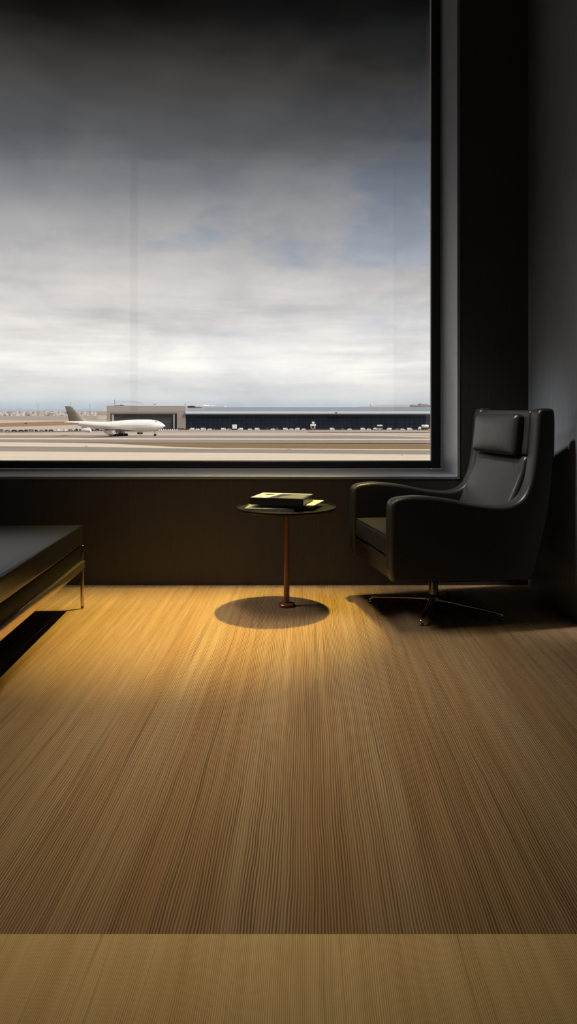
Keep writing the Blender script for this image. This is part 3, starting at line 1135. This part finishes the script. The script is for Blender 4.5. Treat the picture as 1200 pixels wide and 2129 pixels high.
taken = []
for i in range(420):
    px = R.uniform(-6, 198)
    py = R.choice((858.5, 860, 862, 864.5))
    d = gd(py)
    k = d / FPX
    wpx = R.uniform(1.2, 5.0)
    if any(abs(px - a) < (wpx + w_) / 2 + .5 and p_ == py for a, w_, p_ in taken) or any(abs(px - q) < wpx / 2 + 1.2 for q in (147, 79, 187, 40.5)) or len(taken) >= 130:
        continue
    taken.append((px, wpx, py))
    o = bpy.data.objects.new('far_building', town_mesh(R.choice((0, 0, 0, 0, 1, 1, 2, 2, 2, 3, 4, 4))))
    link(o)
    o.location = ((px - VPX) * k, d, GZ)
    hgt = R.uniform(1.2, 3.2) + (1.8 if 35 < px < 120 else 0) * R.random()
    o.scale = (wpx * k, R.uniform(10, 25), hgt * k)
    tag(o, TL, 'building', 'far town buildings')
# tall light masts
for (px, t, b_, lab) in ((147, 836, 862, 'thin light mast rising behind the tip of the tail fin'), (79, 840, 862, 'thin light mast above the far town, left of the tail'), (187, 841, 862, 'thin light mast between the tail fin and the hangar'),
                         (40.5, 849, 862, 'short thin mast at the left end of the far town')):
    d = gd(b_)
    k = d / FPX
    e = empty('light_mast', ((px - VPX) * k, d, GZ))
    tag(e, lab, 'mast')
    bm = bmesh.new()
    hz = (b_ - t) * k
    tube(bm, [(0, 0, 0), (0, 0, hz)], .32 * k, 8)
    obj('pole', bm, M['mast'], e)
    bm = bmesh.new()
    lathe(bm, [(.3 * k, 0), (.9 * k, .3 * k), (.9 * k, .8 * k), (.3 * k, 1.1 * k)], 12, (0, 0, hz - .4 * k))
    obj('lamp_ring', bm, M['far_grey'], e)
# bush on the brown field
bm = bmesh.new()
bmesh.ops.create_icosphere(bm, subdivisions=3, radius=1.0)
for v in bm.verts:
    v.co *= 1 + .35 * noise.noise(v.co * 2.3)
    v.co.z = max(v.co.z, -.45)
bs = obj('bush', bm, mat('dark dry bush', srgb(96, 74, 56), .9, var=.3, scale=3))
p = gnd(53.5, 881.5)
bs.location = p + Vector((0, 0, .5))
bs.scale = (1.7, 1.5, 1.2)
tag(bs, 'small dark bush on the brown field left of the jet', 'bush')

# ------------------------------------------------------------------ ground vehicles
M['v_white'] = mat('white vehicle paint', srgb(240, 238, 236), .4)
M['v_dark'] = mat('dark vehicle paint', (.014, .014, .016, 1), .5)
M['v_grey'] = mat('grey vehicle paint', srgb(120, 116, 114), .5)
M['v_glass'] = mat('vehicle glass', (.02, .022, .026, 1), .2)
M['v_yellow'] = mat('yellow vehicle paint', srgb(214, 178, 90), .5)
vproto = {}


def vehicle(kind, paint):
    """whole small vehicle in one mesh: they are only a few pixels in the picture"""
    key = (kind, paint)
    if key in vproto:
        return vproto[key]
    bm = bmesh.new()
    if kind == 'car':
        prism(bm, [(-2.1, .35), (2.1, .35), (2.15, .8), (1.3, .95), (.7, 1.5), (-1.1, 1.5), (-1.9, .95), (-2.15, .8)], 'Y', -.85, .85, .06, 1)
        box(bm, -1.0, .7, -.87, .87, 1.0, 1.38, mi=1)
        wh, r = (-1.35, 1.35), .35
    elif kind == 'van':
        prism(bm, [(-2.5, .35), (2.5, .35), (2.5, 1.0), (1.9, 1.15), (1.5, 2.1), (-2.5, 2.1)], 'Y', -.95, .95, .06, 1)
        box(bm, .6, 1.62, -.97, .97, 1.2, 1.85, mi=1)
        wh, r = (-1.6, 1.6), .38
    elif kind == 'cart':
        box(bm, -1.0, 1.0, -.75, .75, .4, .55)
        box(bm, -1.0, 1.0, -.8, .8, 1.65, 1.75)
        box(bm, -.95, .95, -.7, .7, .55, 1.35, mi=1)
        for x in (-.95, .95):
            for y in (-.72, .72):
                box(bm, x - .05, x + .05, y - .05, y + .05, .55, 1.65)
        wh, r = (-.65, .65), .25
    else:
        box(bm, -1.2, 1.2, -.7, .7, .4, .95, .06, 1)
        box(bm, -.9, .3, -.6, .6, .95, 1.6, .05, 1)
        box(bm, -.7, .32, -.62, .62, 1.1, 1.45, mi=1)
        wh, r = (-.8, .8), .33
    for x in wh:
        for y in (-.8, .8):
            lathe(bm, [(r * .5, -.12), (r, -.1), (r, .1), (r * .5, .12)], 10, (x, y, r), 'Y')
    for f in bm.faces:
        pass
    me = bpy.data.meshes.new(kind)
    bmesh.ops.recalc_face_normals(bm, faces=bm.faces[:])
    bm.to_mesh(me)
    bm.free()
    me.materials.append(M[paint])
    me.materials.append(M['v_glass'])
    vproto[key] = me
    return me


NAMES = {'car': 'parked_car', 'van': 'parked_van', 'cart': 'baggage_cart', 'tug': 'tow_tractor'}


def park(kind, paint, px, py, sc=1.0, label='', group='', rz=0):
    o = bpy.data.objects.new(NAMES[kind], vehicle(kind, paint))
    link(o)
    p = gnd(px, py)
    o.location = (p.x, p.y, GZ + (.14 if py < 900 else .12))
    o.scale = (sc, sc, sc)
    o.rotation_euler = (0, 0, rz)
    tag(o, label, {'car': 'car', 'van': 'van', 'cart': 'cart', 'tug': 'tractor'}[kind], group)
    return o


LEN = {'car': 4.3, 'van': 5.0, 'cart': 2.0, 'tug': 2.4}
whites = [399, 411, 423, 436, 465, 477, 500, 520, 535, 567, 594, 606, 618, 632, 691, 727, 755, 767, 809, 837, 852]
for i, px in enumerate(whites):
    kd = ('van', 'car', 'van', 'car')[i % 4]
    park(kd, 'v_white', px, 894.2, .9, 'white %s parked in front of the dark glazed hangar front' % kd, 'white vehicles along the hangar', 0 if i % 3 else PI)
x0 = 330.0
spans = sorted([(w - 6.0, w + 6.0) for w in whites] + [(483, 493.5), (645, 657), (776, 796), (869, 893), (890, 902)])
while x0 < 900:
    kd = R.choice(('cart', 'cart', 'tug', 'car'))
    sc = R.uniform(.9, 1.15)
    ln = LEN[kd] * sc / (gd(893.9) / FPX)
    hit = [b_ for a, b_ in spans if x0 < b_ and x0 + ln > a]
    if hit:
        x0 = max(hit) + .2
        continue
    park(kd, R.choice(('v_dark', 'v_dark', 'v_dark', 'v_grey')), x0 + ln / 2, 893.9, sc,
         {'cart': 'dark baggage cart in the row along the foot of the hangar', 'tug': 'small dark tow tractor in the row along the foot of the hangar', 'car': 'small dark car in the row along the foot of the hangar'}[kd],
         'dark service vehicles along the hangar', R.choice((0, PI)))
    x0 += ln + R.uniform(.9, 1.8)
for k in range(9):
    bm = bmesh.new()
    lathe(bm, [(.55, 0), (.55, .15), (.42, .2), (.34, 1.3), (.2, 1.5)], 12)
    o = obj('bollard', bm, M['v_white'])
    p = gnd(331 + 4.6 * k, 895.4)
    o.location = (p.x, p.y, GZ + .1)
    tag(o, 'white bollard in the row between the jet nose and the hangar', 'bollard', 'white bollards by the hangar')
px = -8.0
while px < 214:
    kd = R.choice(('car', 'van', 'cart', 'tug', 'car'))
    pt = R.choice(('v_dark', 'v_dark', 'v_grey', 'v_white', 'v_dark'))
    sc = R.uniform(.9, 1.2)
    py = 898.6 - max(0, px) / 216 * 3.5
    ln = LEN[kd] * sc / (gd(py) / FPX)
    park(kd, pt, px + ln / 2, py, sc, {'v_dark': 'dark', 'v_grey': 'grey', 'v_white': 'white'}[pt] + ' ' + {'car': 'car', 'van': 'van', 'cart': 'baggage cart', 'tug': 'tow tractor'}[kd] + ' parked in the row left of the jet below the brown field',
         'vehicles parked left of the jet', R.choice((0, PI)))
    px += ln + R.uniform(1.8, 3.0)


def special(name, label, cat, px, py, fn):
    p = gnd(px, py)
    e = empty(name, (p.x, p.y, GZ + .15))
    tag(e, label, cat)
    fn(e, p.y / FPX)


def wheels(e, xs_, r=.5, yy=1.1):
    for x in xs_:
        for y in (-yy, yy):
            bm = bmesh.new()
            lathe(bm, [(r * .5, -.15), (r, -.12), (r, .12), (r * .5, .15)], 12, (x, y, r), 'Y')
            obj('wheel', bm, M['tyre'], e)


def catering(e, k):
    bm = bmesh.new()
    box(bm, -2.0, 2.0, -1.2, 1.2, 1.2, 4.9, .1, 1)
    obj('box_body', bm, M['v_white'], e)
    bm = bmesh.new()
    box(bm, -2.4, 2.6, -1.0, 1.0, .5, 1.2)
    obj('chassis', bm, M['v_dark'], e)
    wheels(e, (-1.5, 1.6))


def tower(e, k):
    bm = bmesh.new()
    box(bm, -2.2, 2.4, -1.2, 1.2, .6, 2.0, .08, 1)
    obj('chassis', bm, M['v_grey'], e)
    bm = bmesh.new()
    box(bm, -2.5, 2.5, -1.2, 1.2, 3.6, 5.4, .1, 1)
    for x in (-1.7, 1.5):
        box(bm, x - .4, x + .4, -.6, .6, 2.0, 3.6)
    obj('lift_platform', bm, M['v_white'], e)
    bm = bmesh.new()
    box(bm, -1.0, 1.3, -.9, .9, 6.0, 7.4, .1, 1)
    box(bm, -.5, .8, -.5, .5, 5.4, 6.0)
    obj('cab', bm, M['v_white'], e)
    bm = bmesh.new()
    for x in (-.7, .9):
        tube(bm, [(x, 0, 7.4), (x, 0, 8.8)], .12, 6)
    obj('aerial', bm, M['v_grey'], e)
    wheels(e, (-1.5, 1.6))


def loader(e, k):
    bm = bmesh.new()
    box(bm, -5.5, 2.6, -1.2, 1.2, .6, 1.3)
    prism(bm, [(-5.5, 1.3), (-3.6, 1.3), (-2.6, 2.2), (-5.0, 2.0)], 'Y', -1.0, 1.0)
    obj('chassis', bm, M['v_white'], e)
    bm = bmesh.new()
    box(bm, -2.0, 2.6, -1.3, 1.3, 3.6, 4.6, .08, 1)
    obj('raised_platform', bm, M['v_white'], e)
    bm = bmesh.new()
    for x in (-1.6, 2.2):
        tube(bm, [(x, -.9, 1.3), (x, -.9, 3.6)], .16, 6)
    tube(bm, [(-1.6, 0, 1.3), (2.2, 0, 3.6)], .14, 6)
    tube(bm, [(2.2, 0, 1.3), (-1.6, 0, 3.6)], .14, 6)
    obj('scissor_lift', bm, M['v_grey'], e)
    wheels(e, (-4.2, -1.2, 1.8))


def tanker(e, k):
    bm = bmesh.new()
    lathe(bm, [(.6, -3.4), (1.3, -3.2), (1.5, -2.6), (1.5, 2.4), (1.3, 3.0), (.6, 3.2)], 20, (0, 0, 3.2), 'X')
    obj('tank', bm, mat('cream tank paint', srgb(214, 206, 188), .5), e, 40)
    bm = bmesh.new()
    box(bm, -3.4, 3.4, -1.1, 1.1, .7, 1.8)
    obj('chassis', bm, M['v_dark'], e)
    bm = bmesh.new()
    prism(bm, [(-6.2, .6), (-3.8, .6), (-3.8, 2.9), (-5.6, 2.9), (-6.2, 1.7)], 'Y', -1.1, 1.1, .08, 1)
    obj('cab', bm, M['v_white'], e)
    wheels(e, (-5.0, -1.8, 2.0), .55)


def sweeper(e, k):
    bm = bmesh.new()
    box(bm, -2.3, 2.3, -1, 1, .5, 1.5, .1, 1)
    box(bm, -.4, 1.6, -.9, .9, 1.5, 2.2, .1, 1)
    obj('body', bm, M['v_yellow'], e)
    wheels(e, (-1.5, 1.5), .4, .95)


special('catering_truck', 'white box truck with raised body left of centre before the glazed hangar', 'truck', 487.8, 894.4, catering)
special('lift_truck', 'tall white lift vehicle with a cab on top before the middle of the hangar', 'truck', 651, 894.4, tower)
special('cargo_loader', 'white cargo loader with a raised platform before the right part of the hangar', 'truck', 789, 894.4, loader)
special('fuel_tanker', 'cream tanker truck at the right end of the hangar by the window frame', 'truck', 884, 894.4, tanker)
special('service_car', 'small yellow service vehicle at the far right end of the vehicle row', 'car', 896, 895.6, sweeper)

# ------------------------------------------------------------------ world: overcast sky, brightest near the horizon
wd = bpy.data.worlds.new('overcast sky')
S.world = wd
wd.use_nodes = True
wd.node_tree.nodes.clear()
nt = NT(wd.node_tree)
dirv = nt.n('ShaderNodeTexCoord').outputs['Generated']
x, y, z = nt.xyz(dirv)
za = nt.math('MAXIMUM', z, 0.0)


def zof(py):
    t = (VPY - py) / FPX
    return t / math.sqrt(1 + t * t + .02)


warp = nt.n('ShaderNodeTexNoise', ins={'Vector': nt.vec(nt.math('MULTIPLY', x, 2.6), nt.math('MULTIPLY', y, 2.6), nt.math('MULTIPLY', z, 9.0)), 'Scale': 1.0, 'Detail': 6.0, 'Roughness': .55}).outputs[0]
zw = nt.math('ADD', za, nt.math('MULTIPLY', nt.math('SUBTRACT', warp, .5), nt.math('MULTIPLY', za, .22)))
sky = [(850, (172, 182, 190)), (842, (180, 188, 194)), (828, (199, 202, 203)), (800, (208, 208, 207)), (755, (228, 226, 222)), (720, (222, 219, 215)), (680, (210, 206, 203)), (600, (194, 190, 188)), (500, (162, 161, 162)),
       (400, (121, 123, 128)), (300, (82, 84, 88)), (200, (64, 62, 60)), (120, (42, 40, 37)), (50, (18, 18, 18)), (0, (4, 4, 4))]
stops = [(zof(p) / .6, srgb(*c)) for p, c in sky]
base = nt.ramp(nt.math('MULTIPLY', zw, 1 / .6), stops)
# long streaks of cloud low down
st1 = nt.n('ShaderNodeTexNoise', ins={'Vector': nt.vec(nt.math('MULTIPLY', x, 3.2), nt.math('MULTIPLY', y, 3.2), nt.math('MULTIPLY', z, 34.0)), 'Scale': 1.0, 'Detail': 7.0, 'Roughness': .58}).outputs[0]
stc = nt.ramp(st1, [(.34, (.74, .75, .77)), (.44, (.90, .905, .915)), (.52, (1.0, 1.0, 1.0)), (.62, (1.12, 1.11, 1.09))])
low = nt.ramp(za, [(.0, (.0, .0, .0)), (.015, (.15, .15, .15)), (.05, (1, 1, 1)), (.14, (.6, .6, .6)), (.24, (.15, .15, .15))])
lowf = nt.n('ShaderNodeRGBToBW', ins={0: low}).outputs[0]
c1 = nt.mix(lowf, base, nt.mix(1.0, base, stc, 'MULTIPLY'))
# gaps of blue higher up, mostly to the right
gap = nt.n('ShaderNodeTexNoise', ins={'Vector': nt.vec(nt.math('MULTIPLY_ADD', x, 4.0, 1.7), nt.math('MULTIPLY', y, 4.0), nt.math('MULTIPLY_ADD', z, 8.0, .4)), 'Scale': 1.0, 'Detail': 6.0, 'Roughness': .55}).outputs[0]
gx_ = nt.math('ADD', gap, nt.math('MULTIPLY_ADD', x, .42, .02))
gm = nt.n('ShaderNodeRGBToBW', ins={0: nt.ramp(gx_, [(.48, (0, 0, 0)), (.58, (1, 1, 1))])}).outputs[0]
hi = nt.n('ShaderNodeRGBToBW', ins={0: nt.ramp(za, [(.08, (0, 0, 0)), (.16, (1, 1, 1))])}).outputs[0]
c2 = nt.mix(nt.math('MULTIPLY', gm, hi), c1, nt.mix(1.0, c1, (.74, .83, .95, 1), 'MULTIPLY'))
puff = nt.n('ShaderNodeTexNoise', ins={'Vector': nt.vec(nt.math('MULTIPLY_ADD', x, 7.0, 5.0), nt.math('MULTIPLY', y, 7.0), nt.math('MULTIPLY', z, 16.0)), 'Scale': 1.0, 'Detail': 7.0, 'Roughness': .62, 'Distortion': .4}).outputs[0]
pf = nt.ramp(puff, [(.34, (.86, .875, .90)), (.5, (1, 1, 1)), (.64, (1.10, 1.08, 1.06))])
c2 = nt.mix(.9, c2, pf, 'MULTIPLY')
bgn = nt.n('ShaderNodeBackground', ins={'Color': c2, 'Strength': 1.53})
outw = nt.n('ShaderNodeOutputWorld')
nt.link(bgn.outputs[0], outw.inputs[0])


# ------------------------------------------------------------------ lights
def light(name, typ, loc, target, energy, color, **kw):
    l = bpy.data.lights.new(name, typ)
    l.energy = energy
    l.color = color
    for k, v in kw.items():
        setattr(l, k, v)
    o = bpy.data.objects.new(name, l)
    link(o)
    o.location = loc
    d = Vector(target) - Vector(loc)
    o.rotation_euler = d.to_track_quat('-Z', 'Y').to_euler()
    return o


# hazy sun from the right and a little behind the building
light('hazy_sun', 'SUN', (50, -20, 60), (50 - .62, -20 + .30, 60 - .78), 6.8, (1.0, .97, .93), angle=.35)
# warm downlight in the head of the window recess
light('window_downlight', 'SPOT', (.48, 4.98, 5.04), (-.62, 4.12, 0), 3300, (1.0, .735, .15), spot_size=math.radians(30), spot_blend=1.0, shadow_soft_size=.05)
# added unseen warm fill (narrow spread) over the middle of the carpet
light('fill_panel', 'AREA', (-.36, 3.2, 5.3), (-.36, 3.2, 0), 20, (1.0, .85, .58), shape='RECTANGLE', size=.8, size_y=2.8, spread=math.radians(37))

# second, cooler fill added at the left to lift the table and armchair shadows
light('side_fill_panel', 'AREA', (-3.5, 4.0, 5.2), (.45, 4.1, .4), 23, (1.0, .93, .82), shape='SQUARE', size=1.9, spread=math.radians(44))

# neutral spot added to brighten the front of the armchair's back
light('armchair_fill_spot', 'SPOT', (-1.7, 3.95, 5.2), (1.0, 4.18, .86), 2100, (1.0, .95, .88), spot_size=math.radians(16), spot_blend=1.0, shadow_soft_size=.2)

# ------------------------------------------------------------------ camera
cam = bpy.data.cameras.new('camera')
co = bpy.data.objects.new('camera', cam)
link(co)
co.location = (0, 0, EYE)
co.rotation_euler = (PI / 2, 0, 0)
cam.sensor_fit = 'VERTICAL'
cam.sensor_height = 36.0
cam.lens = FPX / H * 36.0
cam.shift_x = -(VPX - W / 2) / H
cam.shift_y = (VPY - H / 2) / H
cam.clip_start = .05
cam.clip_end = 90000
S.camera = co

S.view_settings.view_transform = 'Standard'
S.view_settings.look = 'None'
S.view_settings.gamma = 1.0
S.view_settings.exposure = 0.0
S.view_settings.use_curve_mapping = False
